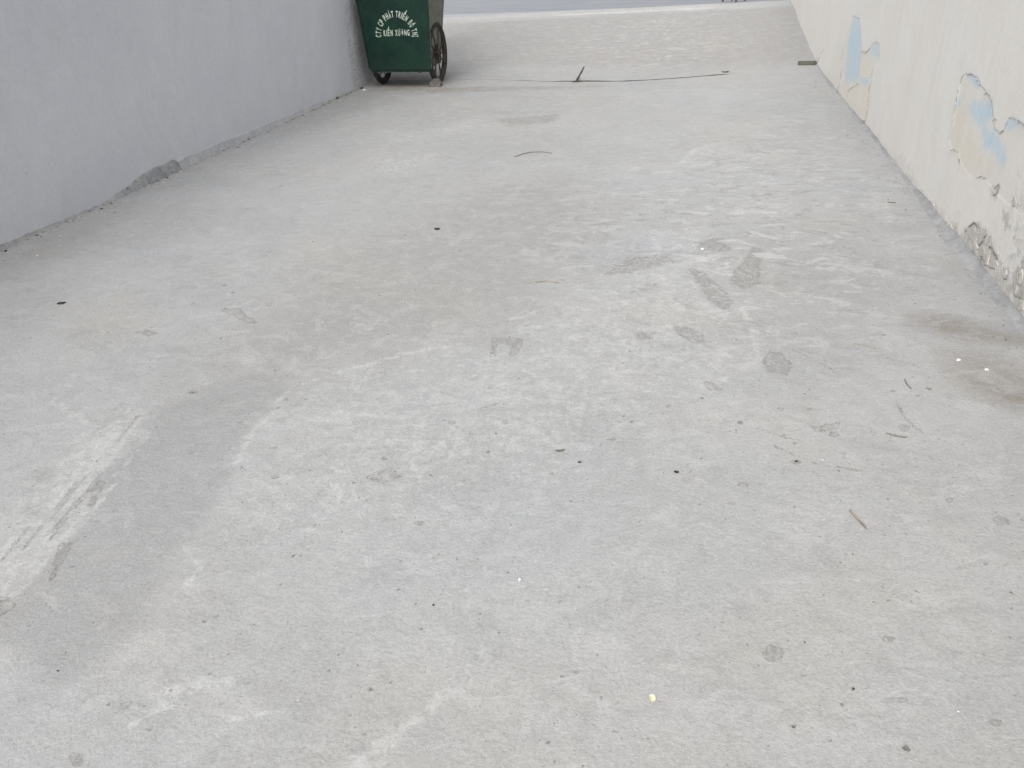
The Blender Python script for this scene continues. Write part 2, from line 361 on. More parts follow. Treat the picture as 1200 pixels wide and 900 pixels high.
# ------------------------------------------------------------------ floor with its stains
def GP(L): return [G(*p) for p in L]
def floor_fields(x, y):
    n = len(x); A = np.zeros((n, 3)); B = np.zeros((n, 3))
    a0 = A[:, 0].copy(); a1 = a0.copy(); a2 = a0.copy(); b0 = a0.copy(); b1 = a0.copy(); b2 = a0.copy()
    # smooth darker trowelled patch, left foreground
    add_poly(a0, x, y, GP([(345,455),(320,473),(290,507),(277,540),(267,577),(240,610),(213,637),(180,697),(173,733),(133,763),(100,790),(67,797),(33,787),(20,753),(-60,747),(-60,715),(0,707),(20,687),(57,657),(80,630),(107,600),(110,570),(120,555),(163,513),(175,487),(230,460),(290,440)]), .085)
    # softer continuation of it up the alley
    add_poly(b2, x, y, GP([(345,455),(400,430),(480,408),(560,388),(640,345),(700,300),(715,240),(640,200),(560,220),(430,280),(330,340),(270,400),(240,440),(200,470),(190,500),(300,470)]), .30)
    add_poly(b2, x, y, GP([(850,330),(930,270),(1000,250),(1060,300),(1010,420),(930,460),(860,420)]), .25, .5)
    # pale worn patches
    for P, s in (([(165,489),(155,513),(108,560),(100,600),(70,630),(46,657),(10,687),(-10,707),(-60,715),(-60,660),(0,615),(35,570),(75,530),(112,500),(150,486)], .10),
                 ([(215,790),(180,815),(150,850),(190,835),(240,808),(275,803),(262,796)], .02),
                 ([(400,905),(418,880),(440,870),(500,820),(560,780),(520,830),(450,880),(425,905)], .02),
                 ([(450,160),(510,150),(560,140),(555,152),(500,163),(455,168)], .25),
                 ([(430,185),(520,180),(480,205),(430,205)], .2),
                 ([(840,195),(870,180),(880,200),(850,215)], .1), ([(1010,230),(1045,232),(1040,245),(1010,242)], .08),
                 ([(900,240),(920,235),(915,255),(898,258)], .08)):
        add_poly(a1, x, y, GP(P), s, .62)
    add_poly(a1, x, y, GP([(360,460),(560,395),(700,330),(800,260),(900,300),(860,440),(700,560),(480,620),(300,640),(280,600),(300,530)]), .35, .40)
    rs = random.Random(5)
    for k in range(26):      # scraped streaks of the pale patch, all running the same way
        t0 = rs.uniform(0, .8); t1 = t0+rs.uniform(.12, .45); o = rs.uniform(-1, 1)*26
        P = [(168-175*t+o+rs.uniform(-4, 4), 485+215*t+o*.5+rs.uniform(-4, 4)) for t in (t0, (t0+t1)/2, t1)]
        add_line(a1, x, y, GP(P), rs.uniform(.008, .030), rs.uniform(.6, 1.0))
    for k in range(9):
        t0 = rs.uniform(0, .75); t1 = t0+rs.uniform(.1, .25); o = rs.uniform(-1, .6)*22
        P = [(172-175*t+o, 485+215*t+o*.5) for t in (t0, (t0+t1)/2, t1)]
        add_line(a2, x, y, GP(P), rs.uniform(.006, .012), .8)
    for P, wd, am in (([(325,470),(345,452),(398,436)], .03, .6), ([(398,436),(440,424),(480,413),(540,402)], .035, .75), ([(590,375),(612,372),(632,362)], .03, .7), ([(265,845),(300,838),(335,832)], .012, .9),
                      ([(215,640),(236,665),(215,690)], .02, .8), ([(145,855),(190,828),(240,802),(270,796)], .014, 1.0), ([(380,560),(400,575),(395,600)], .01, .7), ([(275,545),(300,500),(320,485)], .03, .7),
                      ([(800,190),(815,175),(835,170)], .06, .8), ([(870,360),(880,385),(890,420),(860,440),(835,450)], .03, .7), ([(450,600),(520,610),(560,640)], .012, .5), ([(60,470),(110,500),(90,520)], .04, .6)):
        add_line(a1, x, y, GP(P), wd, am)
    # dark marks: old footprints and scrapes
    for P, s in (([(808,315),(820,318),(843,337),(857,353),(850,362),(834,352),(822,337)], .03), ([(883,290),(892,292),(888,312),(890,332),(872,338),(858,332),(862,318),(876,303)], .03),
                 ([(899,413),(913,413),(928,427),(920,438),(900,437),(896,425)], .02), ([(788,382),(806,384),(822,391),(826,402),(812,401),(795,391)], .015), ([(738,388),(752,388),(762,396),(750,397)], .02),
                 ([(823,445),(836,449),(847,457),(832,456)], .015), ([(577,396),(583,396),(580,418),(575,418)], .01), ([(583,396),(614,397),(604,416),(598,418),(600,404),(584,403)], .012),
                 ([(157,389),(172,386),(185,391),(175,394)], .015), ([(255,363),(282,361),(285,367),(300,378),(290,378),(270,368)], .02), ([(83,887),(92,884),(97,893),(92,899),(84,896)], .005),
                 ([(896,758),(905,755),(917,763),(914,773),(900,773)], .012), ([(70,637),(85,637),(78,650),(60,680),(64,655)], .012), ([(104,588),(116,562),(122,566),(106,598)], .01),
                 ([(0,700),(12,702),(18,712),(0,722)], .015), ([(1056,500),(1064,499),(1066,504),(1058,506)], .006), ([(1109,583),(1117,583),(1117,589),(1110,589)], .005),
                 ([(487,611),(496,610),(497,615),(489,617)], .006), ([(140,825),(153,822),(150,830),(141,832)], .004), ([(1035,745),(1048,747),(1043,752),(1036,751)], .006), ([(1160,845),(1172,843),(1174,850),(1164,851)], .006),
                 ([(715,320),(740,303),(780,300),(770,310),(740,318)], .06), ([(820,285),(845,280),(850,292),(828,295)], .06), ([(430,560),(455,548),(470,560),(450,566)], .02), ([(950,500),(985,496),(980,504),(955,506)], .02),
                 ([(590,140),(650,135),(640,143),(600,146)], .12), ([(1165,608),(1180,606),(1183,614),(1170,615)], .01)):
        add_poly(a2, x, y, GP(P), s)
    # brown water stains, plus a stain under the cart deepened to paint its shadow
    for P in ([(515,655),(528,710),(533,760),(530,815)], [(498,640),(520,690),(545,760),(552,800)], [(425,640),(430,665),(434,690)], [(540,700),(560,740),(570,790)], [(1070,780),(1110,805),(1150,838)], [(1030,770),(1080,795),(1120,830)], [(300,650),(350,652),(400,655)], [(620,640),(640,690),(650,720)]):
        add_line(a1, x, y, GP(P), .007, .62)
    for (px, py, wpx, hpx) in ((72,772,5,3),(148,826,7,4),(259,825,5,3),(297,620,5,2),(253,722,5,3),(369,615,4,2),(490,613,8,4),(592,494,5,4),(520,492,4,2),(529,495,7,3),(450,537,6,3),(783,476,6,3),(740,494,4,2),(717,515,5,3),(686,511,5,3),(618,705,4,3),(674,787,6,3),(656,705,4,2),(721,858,5,3),(763,786,4,2),(722,824,5,2),(941,792,6,4),(929,851,7,4),(996,840,6,3),(899,875,4,3),(1000,807,5,3),(1041,749,11,5),(985,660,4,2),(1154,660,5,3),(1124,666,5,2),(1172,609,14,7),(1112,467,4,2),(1058,501,9,5),(1075,464,4,2),(1113,567,7,3),(988,531,5,3),(947,480,8,3),(914,480,6,3),(976,509,11,5),(932,541,9,5),(1074,564,5,2),(890,567,6,2),(857,590,8,3),(871,568,12,4),(808,553,3,2),(1046,458,6,2),(135,600,7,3),(225,460,9,4),(222,531,6,3),(321,559,6,3),(336,468,4,3),(282,548,5,2),(320,525,7,2),(246,790,5,3),(175,855,6,3),(905,766,21,16),(1165,846,15,7),(1050,820,25,6),(88,890,14,14)):
        add_poly(a2, x, y, GP([(px-wpx*.6,py),(px-wpx*.2,py-hpx*.6),(px+wpx*.5,py-hpx*.45),(px+wpx*.6,py+hpx*.2),(px+wpx*.1,py+hpx*.6)]), .0022*(1+max(0,(800-py))/110.), 1.0)
    for P in ([(900,520),(960,545),(1010,552)], [(880,500),(930,515)], [(1050,470),(1060,490),(1085,510)], [(1100,515),(1120,520)], [(640,250),(700,262),(760,258)], [(780,300),(800,297),(850,300)], [(1040,420),(1080,430)], [(930,410),(990,440)], [(560,480),(590,470)]):
        add_line(a2, x, y, GP(P), .012, .55)
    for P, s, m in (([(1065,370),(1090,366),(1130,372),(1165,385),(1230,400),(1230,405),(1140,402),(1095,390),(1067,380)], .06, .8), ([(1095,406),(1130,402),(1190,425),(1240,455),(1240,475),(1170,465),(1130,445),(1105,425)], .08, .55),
                    ([(1110,432),(1150,440),(1200,460),(1240,475),(1240,490),(1180,478),(1130,455)], .06, .8), ([(430,88),(520,88),(520,99),(500,108),(455,106),(430,97)], .35, 1.15),  # last one: stain below the cart, darkened to paint its shadow
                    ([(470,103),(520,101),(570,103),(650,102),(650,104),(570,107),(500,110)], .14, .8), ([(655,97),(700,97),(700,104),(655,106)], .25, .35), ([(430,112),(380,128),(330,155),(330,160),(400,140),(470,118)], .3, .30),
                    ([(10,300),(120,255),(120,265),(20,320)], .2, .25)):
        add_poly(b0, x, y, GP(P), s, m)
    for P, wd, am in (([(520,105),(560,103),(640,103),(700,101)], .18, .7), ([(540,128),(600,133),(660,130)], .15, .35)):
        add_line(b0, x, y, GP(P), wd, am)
    # darker, dirtier strips along the foot of both walls
    b0 = np.maximum(b0, .22*np.clip(1-(x-XL)/(.20+.12*vnoise(x, y, 1.3, 5)), 0, 1)*(y > 4.5))
    add_poly(b1, x, y, GP([(700,230),(800,170),(930,140),(1010,180),(1075,260),(1080,330),(1010,380),(900,420),(760,400),(660,340)]), .9)
    b1 = np.maximum(b1, .8*((y > 11.3) & (y < 14.6))*np.clip(1-np.abs(x+.6)/2.2, 0, 1))
    b1 = np.maximum(b1, .28)
    b2 = np.maximum(b2, .45*np.clip(1-np.abs(x+1.6-.3*vnoise(x, y, .8, 88))/1.0, 0, 1)*np.clip((y-3.2)/1.5, 0, 1)*np.clip((9-y)/2, 0, 1))
    rp = np.clip((y-11.0)/.8, 0, 1)*np.clip((ycrest(x)-.5-y)/.2, 0, 1); b2 = np.maximum(b2, .75*rp); b0 = np.maximum(b0, .22*rp)
    b2 = np.maximum(b2, .40*np.clip((y-5.5)/4, 0, 1)*(y < 11.2)*np.clip((-x+.6)/3, .1, 1)); b0 = np.maximum(b0, .10*np.clip((y-4)/4, 0, 1)*np.clip((-x)/3, 0, 1))
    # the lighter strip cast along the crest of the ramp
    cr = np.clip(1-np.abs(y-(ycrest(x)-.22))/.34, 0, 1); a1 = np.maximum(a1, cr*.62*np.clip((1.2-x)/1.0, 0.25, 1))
    return np.stack([a0, a1, a2], 1), np.stack([b0, b1, b2], 1)

# graded rows: finer near the camera
xs = np.linspace(XL-.06, XR+.06, 760)
rows = 860
v = np.linspace(0, 1, rows)
Xg = np.broadcast_to(xs, (rows, len(xs)))
yj = yjoint(xs)+.03*vnoise(xs*1.0, xs*0, 3.0, 2)
Yg = 0.25*np.power((yj[None, :]/0.25), v[:, None])
back = np.array([-8, -6, -4, -2.5, -1.5, -.8, -.3, 0, .12])
Yb = np.broadcast_to(back[:, None], (len(back), len(xs)))
Yg = np.vstack([Yb, Yg]); Xg = np.broadcast_to(xs, Yg.shape)
Zg = .0045*vnoise(Xg, Yg, .9, 3)+.0012*vnoise(Xg, Yg, 6, 4)
Zg = Zg*np.clip(1-(Yg-(yj-.3))/.3, 0, 1)+height(Xg, Yg)
eg = np.clip(1-(yj[None, :]-Yg)/.05, 0, 1)*np.clip(vnoise(xs, xs*0, 2.4, 8)+.35, 0, 1)[None, :]
gapw = np.interp(xs, [-9, -3.0, -2.4, -1.8, -1.5, -1.2, -.6, 0, .36, .5, 9], [.0, .006, .012, .018, .055, .024, .020, .030, .034, .0, .0])*(.6+.9*vnoise(xs, xs*0, 5, 6))
gapw = np.maximum(gapw, 0)
me = quadgrid(np.stack([Xg, Yg, Zg], -1))
A, B = floor_fields(Xg.ravel(), Yg.ravel()); set_attr(me, 'stain_a', A); set_attr(me, 'stain_shade_b', B)
tag(link('concrete_floor', me, M_conc), kind='structure')
# dark dirt lying in the joint between floor and ramp
bm = bmesh.new()
pv_ = None
for xx in np.linspace(XL-.06, XR+.06, 60):
    y0 = float(np.interp(xx, xs, yj)); a = bm.verts.new((xx, y0-.12, -.035)); b = bm.verts.new((xx, y0+.2, -.03))
    if pv_: bm.faces.new((pv_[0], a, b, pv_[1]))
    pv_ = (a, b)
tag(bm_obj('joint_dirt', bm, M_bark), kind='structure')

# ramp
xr = np.linspace(-7.5, XR+.06, 560)
yjr = np.interp(xr, xs, yj+gapw); nr = 380; vr = np.linspace(0, 1, nr)[:, None]
Yr = yjr[None, :]+(ycrest(xr)[None, :]-yjr[None, :])*vr; Xr = np.broadcast_to(xr, Yr.shape)
lip = np.interp(xr, [-9, -2.6, -1.9, -1.5, -.5, .3, .5, 1.6], [0, .001, .003, .009, .005, .007, .0, .0])*np.clip(.75+.9*vnoise(xr, xr*0, 4.5, 66), .1, 1.3)
Zr = height(Xr, Yr)+lip[None, :]*np.exp(-(Yr-yjr[None, :])/.5)+.006*vnoise(Xr, Yr, .9, 11)*np.clip(vr*12, 0, 1)+.0015*vnoise(Xr, Yr, 5, 12)*np.clip(vr*12, 0, 1)
ccy = ycrest(Xr)-.36+.03*vnoise(Xr, Yr*0, 2, 14)      # crack below the crest strip
Zr -= .05*np.exp(-((Yr-ccy)/.022)**2)*np.clip((Xr+2.6)/.3, 0, 1)*np.clip((.35-Xr)/.3, 0, 1)
me = quadgrid(np.stack([Xr, Yr, Zr], -1))
A, B = floor_fields(Xr.ravel(), Yr.ravel()); A[:, 0] = 0; set_attr(me, 'stain_a', A); set_attr(me, 'stain_shade_b', B)
ramp = tag(link('concrete_ramp', me, M_conc), kind='structure')
# front lip and far edge of the ramp slab
bm = bmesh.new()
for src, zb in ((0, -.05), (nr-1, .3)):
    prev = None
    for j in range(0, len(xr), 2):
        a = bm.verts.new((Xr[src, j], Yr[src, j], Zr[src, j])); b = bm.verts.new((Xr[src, j], Yr[src, j]+.001, zb))
        if prev: bm.faces.new((prev[0], prev[1], b, a))
        prev = (a, b)
bm_obj('slab_edge', bm, M_bark, ramp)

# road beyond the crest and the land around
def flat(name, quads, mat, kind='structure'):
    bm = bmesh.new()
    for q in quads: bm.faces.new([bm.verts.new(p) for p in q])
    o = bm_obj(name, bm, mat); tag(o, kind=kind); return o
zl, zr_ = float(height(-7.5, ycrest(-7.5)))-.035, float(height(1.59, ycrest(1.59)))-.035
flat('asphalt_road', [[(-7.5, float(ycrest(-7.5)), zl), (1.59, float(ycrest(1.59)), zr_), (60, 24, .42), (60, 31, .36), (-60, 31, .36), (-60, 9, .35)]], M_asph)
flat('ground', [[(-900, -900, -.12), (900, -900, -.12), (900, 8, -.12), (-900, 8, -.12)],
                [(-900, 8, -.12), (-7.5, 8, -.12), (-7.5, 14.85, .30), (-900, 14.85, .30)], [(1.75, 8, -.12), (900, 8, -.12), (900, 16.2, .34), (1.75, 16.2, .34)],
                [(-7.5, 8, -.12), (-4.4, 8, -.12), (-4.4, 12.7, .10), (-7.5, 12.7, .10)],
                [(-900, 14.85, .30), (900, 16.2, .34), (900, 900, .30), (-900, 900, .30)]], M_soil)

# ------------------------------------------------------------------ walls
def wall_box(x0, x1, y0, y1, z0, z1):
    """five outer faces of the wall body (the visible face is the fine grid)"""
    v = np.array([(x, y, z) for x in (x0, x1) for y in (y0, y1) for z in (z0, z1)])
    f = np.array([(0, 1, 3, 2), (4, 6, 7, 5), (0, 4, 5, 1), (2, 3, 7, 6), (1, 5, 7, 3)]); return v, f
# left wall
ys = np.concatenate([np.linspace(-8, 2.2, 20)[:-1], np.linspace(2.2, YEND, 620)]); zs = np.concatenate([np.linspace(-.15, 2.2, 150)[:-1], np.linspace(2.2, 2.4, 3)])
Yw, Zw = np.meshgrid(ys, zs, indexing='ij')
Xw = XL+.006*vnoise(Yw, Zw, .7, 21)+.0015*vnoise(Yw, Zw, 5, 22)
me = quadgrid(np.stack([Xw, Yw, Zw], -1), wall_box(XL-.22, XL-.012, -8, YEND, -.15, 2.4))
f = np.zeros((len(Yw.ravel()), 3)); yy, zz = Yw.ravel(), Zw.ravel()
f0 = np.clip(1-zz/(.045+.05*vnoise(yy, zz*0, .9, 31)), 0, 1)*.9; f1 = np.zeros(len(yy))
LW = lambda L: [WX(px, py, XL) for px, py in L]
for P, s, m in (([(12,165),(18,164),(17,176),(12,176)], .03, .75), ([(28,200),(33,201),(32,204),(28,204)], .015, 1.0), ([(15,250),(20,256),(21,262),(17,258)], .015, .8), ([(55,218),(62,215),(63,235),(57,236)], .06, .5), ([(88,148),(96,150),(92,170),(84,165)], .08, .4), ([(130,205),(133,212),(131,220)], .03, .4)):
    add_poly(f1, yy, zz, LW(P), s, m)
f1 = np.maximum(f1, .62*np.clip((yy-9.2)/.6, 0, 1)*np.clip((11-yy)/.3, 0, 1)*np.clip((1.25-zz)/.3, 0, 1)*np.clip(1+.5*vnoise(yy, zz, 3, 77), 0, 1))  # shade between cart and wall, painted as a mottled dark band
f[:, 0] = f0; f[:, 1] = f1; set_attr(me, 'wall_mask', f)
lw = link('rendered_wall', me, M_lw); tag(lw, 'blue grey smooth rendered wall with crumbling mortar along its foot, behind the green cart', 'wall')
# rough mortar band at its foot, several mm proud
def band(pts_top, thick, name, mat, parent, x0, sgn, seed, dy=.012, foot=.0, jag=.010):
    P = np.array(pts_top); yv = np.arange(P[0, 0], P[-1, 0], dy); top = np.interp(yv, P[:, 0], P[:, 1])+jag*vnoise(yv, yv*0, 9, seed)
    nz = 9; u = np.linspace(0, 1, nz); g = np.zeros((len(yv), nz+1, 3))
    g[:, :nz, 1] = yv[:, None]; z = np.maximum(top, .004)[:, None]*u[None, :]
    g[:, :nz, 2] = z-.01*(u[None, :] == 0)
    endf = np.clip(np.minimum(np.arange(len(yv)), np.arange(len(yv))[::-1])/4., 0, 1)[:, None]
    out = (thick*(1-.45*u[None, :]**2)+foot*(1-u[None, :])**2+thick*.55*vnoise(np.broadcast_to(yv[:, None], z.shape), z, 14, seed+1))*endf
    g[:, :nz, 0] = x0+sgn*np.maximum(out, .0005)
    g[:, nz, 1] = yv; g[:, nz, 2] = g[:, nz-1, 2]+.002; g[:, nz, 0] = x0-sgn*.012
    me = quadgrid(g); return link(name, me, mat, parent)
pt = [(117,243,122,238),(130,232,0,0)]
top = [WX(px, py, XL) for px, py in ((118,242),(126,233),(138,226),(150,217),(160,207),(180,196),(202,187),(212,193))]
topb = sorted(WX(px, py, XL) for px, py in ((206,190),(216,184),(232,178),(255,167),(275,161),(300,150),(315,144),(340,134),(365,123),(378,118)))
top = sorted(top); band(topb, .006, 'mortar_skirting', M_mortar2, lw, XL, 1, 47, foot=.010, jag=.006)
band(top, .016, 'mortar_skirting', M_mortar, lw, XL, 1, 41, foot=.012)
top2 = [(y, .028+.012*math.sin(y*2.3)) for y in np.arange(2.4, top[0][0]+.1, .2)]
band(top2, .004, 'mortar_skirting', M_fillet, lw, XL, 1, 43, foot=.012)

# right wall
ys = np.concatenate([np.linspace(-8, 2.4, 18)[:-1], 2.4*np.power(16.4/2.4, np.linspace(0, 1, 900))]); zs = np.concatenate([np.linspace(-.15, 2.0, 240)[:-1], np.linspace(2.0, 2.05, 2)])
Yw, Zw = np.meshgrid(ys, zs, indexing='ij'); yy, zz = Yw.ravel(), Zw.ravel()
def q(L): return [WX(900+a/4., b/4., XR) for a, b in L]           # measured on the wall face
def q2(L): return [WX(1000+a/4.5, 180+b/4.5, XR) for a, b in L]
peel = np.zeros(len(yy)); crum = peel.copy(); grime = peel.copy(); blue = peel.copy(); yel = peel.copy(); peach = peel.copy()
PEEL1 = [(325,430),(345,340),(355,250),(372,180),(400,75),(430,90),(440,200),(445,240),(460,245),(480,222),(500,195),(520,205),(522,275),(495,315),(480,400),(468,500),(455,565),(430,585)]
PEEL2 = [(850,668),(870,570),(885,480),(900,410),(925,347),(955,352),(985,365),(1000,400),(1030,440),(1050,480),(1055,540),(1060,600),(1085,628),(1112,600),(1120,570),(1140,550),(1180,570),(1220,600),(1300,640),(1300,1000),(1180,1000),(1060,900),(1020,840),(960,832),(925,800),(900,750),(895,712),(860,700)]
add_poly(peel, yy, zz, q(PEEL1), .03); add_poly(peel, yy, zz, q(PEEL2), .03)
for P, s in (([(400,68),(430,88),(440,200),(432,330),(412,390),(362,380),(366,300),(376,180)], .06), ([(480,215),(518,200),(520,270),(485,262)], .06), ([(430,360),(470,372),(462,402),(430,392)], .04),
             ([(930,345),(980,360),(1002,405),(975,402),(948,372)], .03), ([(905,440),(900,500),(882,490)], .03), ([(945,480),(1050,465),(1052,540),(1005,595),(970,572),(942,520)], .045),
             ([(1000,585),(1060,615),(1112,700),(1105,765),(1080,780),(1068,720),(1008,690)], .045), ([(1115,570),(1140,548),(1182,580),(1150,612),(1118,612)], .03)):
    add_poly(blue, yy, zz, q(P), s)
for P, s in (([(350,400),(400,385),(472,402),(488,330),(482,480),(462,560),(430,582),(365,480)], .08), ([(858,660),(880,520),(940,480),(958,600),(1000,700),(1000,770),(900,790),(880,700)], .06), ([(420,240),(470,240),(490,320),(440,350)], .06)):
    add_poly(yel, yy, zz, q(P), s)
for P, s in (([(915,750),(1100,745),(1085,840),(945,815)], .06), ([(1000,250),(1010,180),(1020,250),(1012,330)], .05)):
    add_poly(peach, yy, zz, q(P), s)
add_line(yel, yy, zz, q([(650,50),(690,200),(660,420),(640,600)]), .12, .55); add_line(peach, yy, zz, q([(560,400),(580,560),(600,700)]), .1, .5)
for P, s in (([(585,400),(640,368),(700,395),(765,560),(750,600),(700,640),(640,540),(590,470)], .03), ([(790,600),(820,610),(820,660),(790,650)], .02), ([(850,640),(890,560),(960,560),(960,850),(900,830),(855,740)], .04),
             ([(400,255),(440,290),(440,340),(400,300)], .03), ([(470,360),(545,370),(560,400),(500,410)], .03), ([(720,170),(770,180),(755,225),(735,215)], .03), ([(790,310),(820,310),(820,390),(800,385)], .03), ([(845,230),(860,290),(848,290)], .02)):
    add_poly(crum, yy, zz, q2(P), s)
crum = np.maximum(crum, .62*np.clip(1.25-zz/(.10+.10*vnoise(yy, zz*0, 1.6, 51)), 0, 1)*np.clip((7.5-yy)/3, 0.25, 1))
crum = np.maximum(crum, .5*np.clip(1-np.abs(zz-.35)/.45, 0, 1)*np.clip((4.3-yy)/.6, 0, 1))
grime = np.clip(1.1-zz/(.035+.035*vnoise(yy, zz*0, 2.1, 52)), 0, 1)*.75
pm = np.clip((peel-.35)/.3, 0, 1)
Xw = XR-.006*vnoise(Yw, Zw, .8, 23)-.002*vnoise(Yw, Zw, 5, 24)+(.0016*pm+.005*crum*np.clip(vnoise(yy, zz, 11, 25)+.1, -1, 1)).reshape(Yw.shape)
me = quadgrid(np.stack([Xw, Yw, Zw], -1)[::-1], wall_box(XR+.014, XR+.20, -8, 16.4, -.15, 2.05))
rv = lambda a: a.reshape(Yw.shape)[::-1].ravel()
set_attr(me, 'wall_mask', np.stack([rv(peel), rv(crum), rv(grime)], 1)); set_attr(me, 'wall_tint', np.stack([rv(blue), rv(yel), rv(peach)], 1))
rw = link('peeling_wall', me, M_rw); tag(rw, 'cream painted wall with peeling patches showing pale blue and yellow old paint', 'wall')
# grey cement fillet along its foot, uneven
F = [(y, .022+.020*max(0, math.sin(y*1.7+1))+.018*(4.2 < y < 5.6)) for y in np.arange(2.4, 15.9, .15)]
P = np.array(F); yv = np.arange(2.4, 16.0, .02); zt = np.interp(yv, P[:, 0], P[:, 1])+.010*vnoise(yv, yv*0, 6, 61)
wd = (.035+.02*vnoise(yv, yv*0, 2, 62)+.05*np.exp(-((yv-4.7)/.55)**2)+.03*np.exp(-((yv-3.6)/.5)**2))
u = np.linspace(0, 1, 6); g = np.zeros((len(yv), 6, 3)); hb = height(0, yv)
g[:, :, 1] = yv[:, None]; g[:, :, 0] = XR+.004-(wd[:, None])*(1-u[None, :])**1.5; g[:, :, 2] = hb[:, None]-.003+np.maximum(zt, .008)[:, None]*u[None, :]**1.6
g[:, :, 2] += .004*vnoise(g[:, :, 1], g[:, :, 2], 12, 63)*(u[None, :] > 0)
link('cement_fillet', quadgrid(g[::-1]), M_fillet, rw)
# cracks and lifted paint edges: thin irregular raised dark beads, painting the shade along the film's edges
def bead(pts3, nrm, wid, name, mat, parent=None, seed=0, thick=.0015):
    """pts3 list of 3-D points, ribbon lying on a surface with normal nrm"""
    r = random.Random(seed); P = [Vector(p) for p in pts3]; n = Vector(nrm); dense = []
    for a, b in zip(P[:-1], P[1:]):
        k = max(2, int((b-a).length/.012)); dense += [a.lerp(b, i/k) for i in range(k)]
    dense.append(P[-1]); bm = bmesh.new(); prev = None; N = len(dense)
    off = 0
    for i, p in enumerate(dense):
        d = (dense[min(i+1, N-1)]-dense[max(i-1, 0)]).normalized(); s = n.cross(d).normalized()
        off = off*.7+r.uniform(-1, 1)*wid*.8; e = min(1, i/3, (N-1-i)/3)
        hw = wid*.5*max(.12, r.uniform(.35, 1.2))*max(.15, e); c = p+s*off
        vs = [bm.verts.new(c-s*hw-n*.002), bm.verts.new(c+n*thick*(.4+e)), bm.verts.new(c+s*hw-n*.002)]
        if prev: bm.faces.new((prev[0], vs[0], vs[1], prev[1])); bm.faces.new((prev[1], vs[1], vs[2], prev[2]))
        prev = vs if r.random() > .26 else None
    return bm_obj(name, bm, mat, parent)
def wc(L, wid, mat=M_crack2, f=q):
    bead([(XR-.004, *p) for p in f(L)], (-1, 0, 0), wid, 'crack', mat, rw, seed=len(L)+int(L[0][0]))
wc([(355,215),(348,300),(345,340),(335,390),(325,430)], .010); wc([(495,315),(484,360),(475,400),(468,480),(460,560),(440,582)], .008)
wc([(440,240),(460,247),(480,225)], .006); wc([(260,230),(245,260),(232,300)], .007); wc([(432,340),(425,390),(380,420),(370,470)], .004)
wc([(852,665),(862,610),(872,560),(884,480),(898,410),(912,365),(928,345)], .005); wc([(928,345),(950,350),(968,352)], .005); wc([(985,345),(980,370),(990,395),(1003,400)], .006)
wc([(1012,440),(1030,440),(1045,460),(1052,490)], .005); wc([(1090,626),(1100,612),(1112,606)], .008, M_crack); wc([(1115,598),(1126,560),(1140,550),(1160,556),(1180,575),(1200,580),(1230,600)], .006)
wc([(852,705),(880,705),(895,715)], .005); wc([(893,740),(900,755),(895,775)], .006, M_crack); wc([(975,840),(1000,828),(1030,838)], .004); wc([(1053,565),(1065,563),(1075,567)], .006)
wc([(405,525),(420,545),(440,575)], .012, M_crack); wc([(212,125),(210,140)], .02)
for L in ([(590,410),(610,385),(640,370),(670,385)], [(700,400),(702,430),(680,460),(660,500),(655,540)], [(635,385),(632,440),(636,510)], [(745,190),(765,175),(755,215),(735,215)], [(850,230),(845,270),(855,290)],
          [(895,560),(890,640),(860,690),(850,720)], [(800,600),(795,640),(815,660)], [(700,480),(740,500),(760,560),(750,600)], [(665,540),(700,590),(740,600)], [(768,530),(770,570)], [(830,690),(834,720)], [(850,740),(880,760),(905,745)],
          [(490,310),(492,330)], [(370,180),(372,195)], [(560,305),(556,330)], [(405,262),(415,300),(440,330)], [(485,370),(495,405)]):
    wc(L, .009, M_crack if len(L) > 2 else M_crack2, q2)
# loose plaster scabs near the foot
def scab(cy, cz, ry, rz, seed):
    r = random.Random(seed); n = 13; bm = bmesh.new(); ring0 = []; ring1 = []; ring2 = []
    for i in range(n):
        a = 2*math.pi*i/n; k = r.uniform(.6, 1.2)
        y = cy+ry*k*math.cos(a); z = max(.012, cz+rz*k*math.sin(a)); ty = r.uniform(.002, .004)
        ring0.append(bm.verts.new((XR+.006, y, z))); ring1.append(bm.verts.new((XR-ty, y, z)))
        ring2.append(bm.verts.new((XR-ty-.001-r.uniform(0, .002), cy+(y-cy)*.6, cz+(z-cz)*.6)))
    c = bm.verts.new((XR-.005, cy, cz))
    for i in range(n):
        j = (i+1) % n
        bm.faces.new((ring0[i], ring0[j], ring1[j], ring1[i])); bm.faces.new((ring1[i], ring1[j], ring2[j], ring2[i])); bm.faces.new((ring2[i], ring2[j], c))
    return bm_obj('plaster_scab', bm, M_plaster, rw)
for i, (a, b, ry, rz) in enumerate(((635,430,.09,.045),(700,540,.07,.055),(745,580,.045,.03),(640,495,.05,.03),(870,660,.05,.06),(905,720,.05,.05),(800,635,.02,.025),(420,290,.05,.02),(510,385,.06,.02),(885,800,.04,.03))):
    cy, cz = WX(1000+a/4.5, 180+b/4.5, XR); scab(cy, max(cz, .03), ry, rz, 70+i)

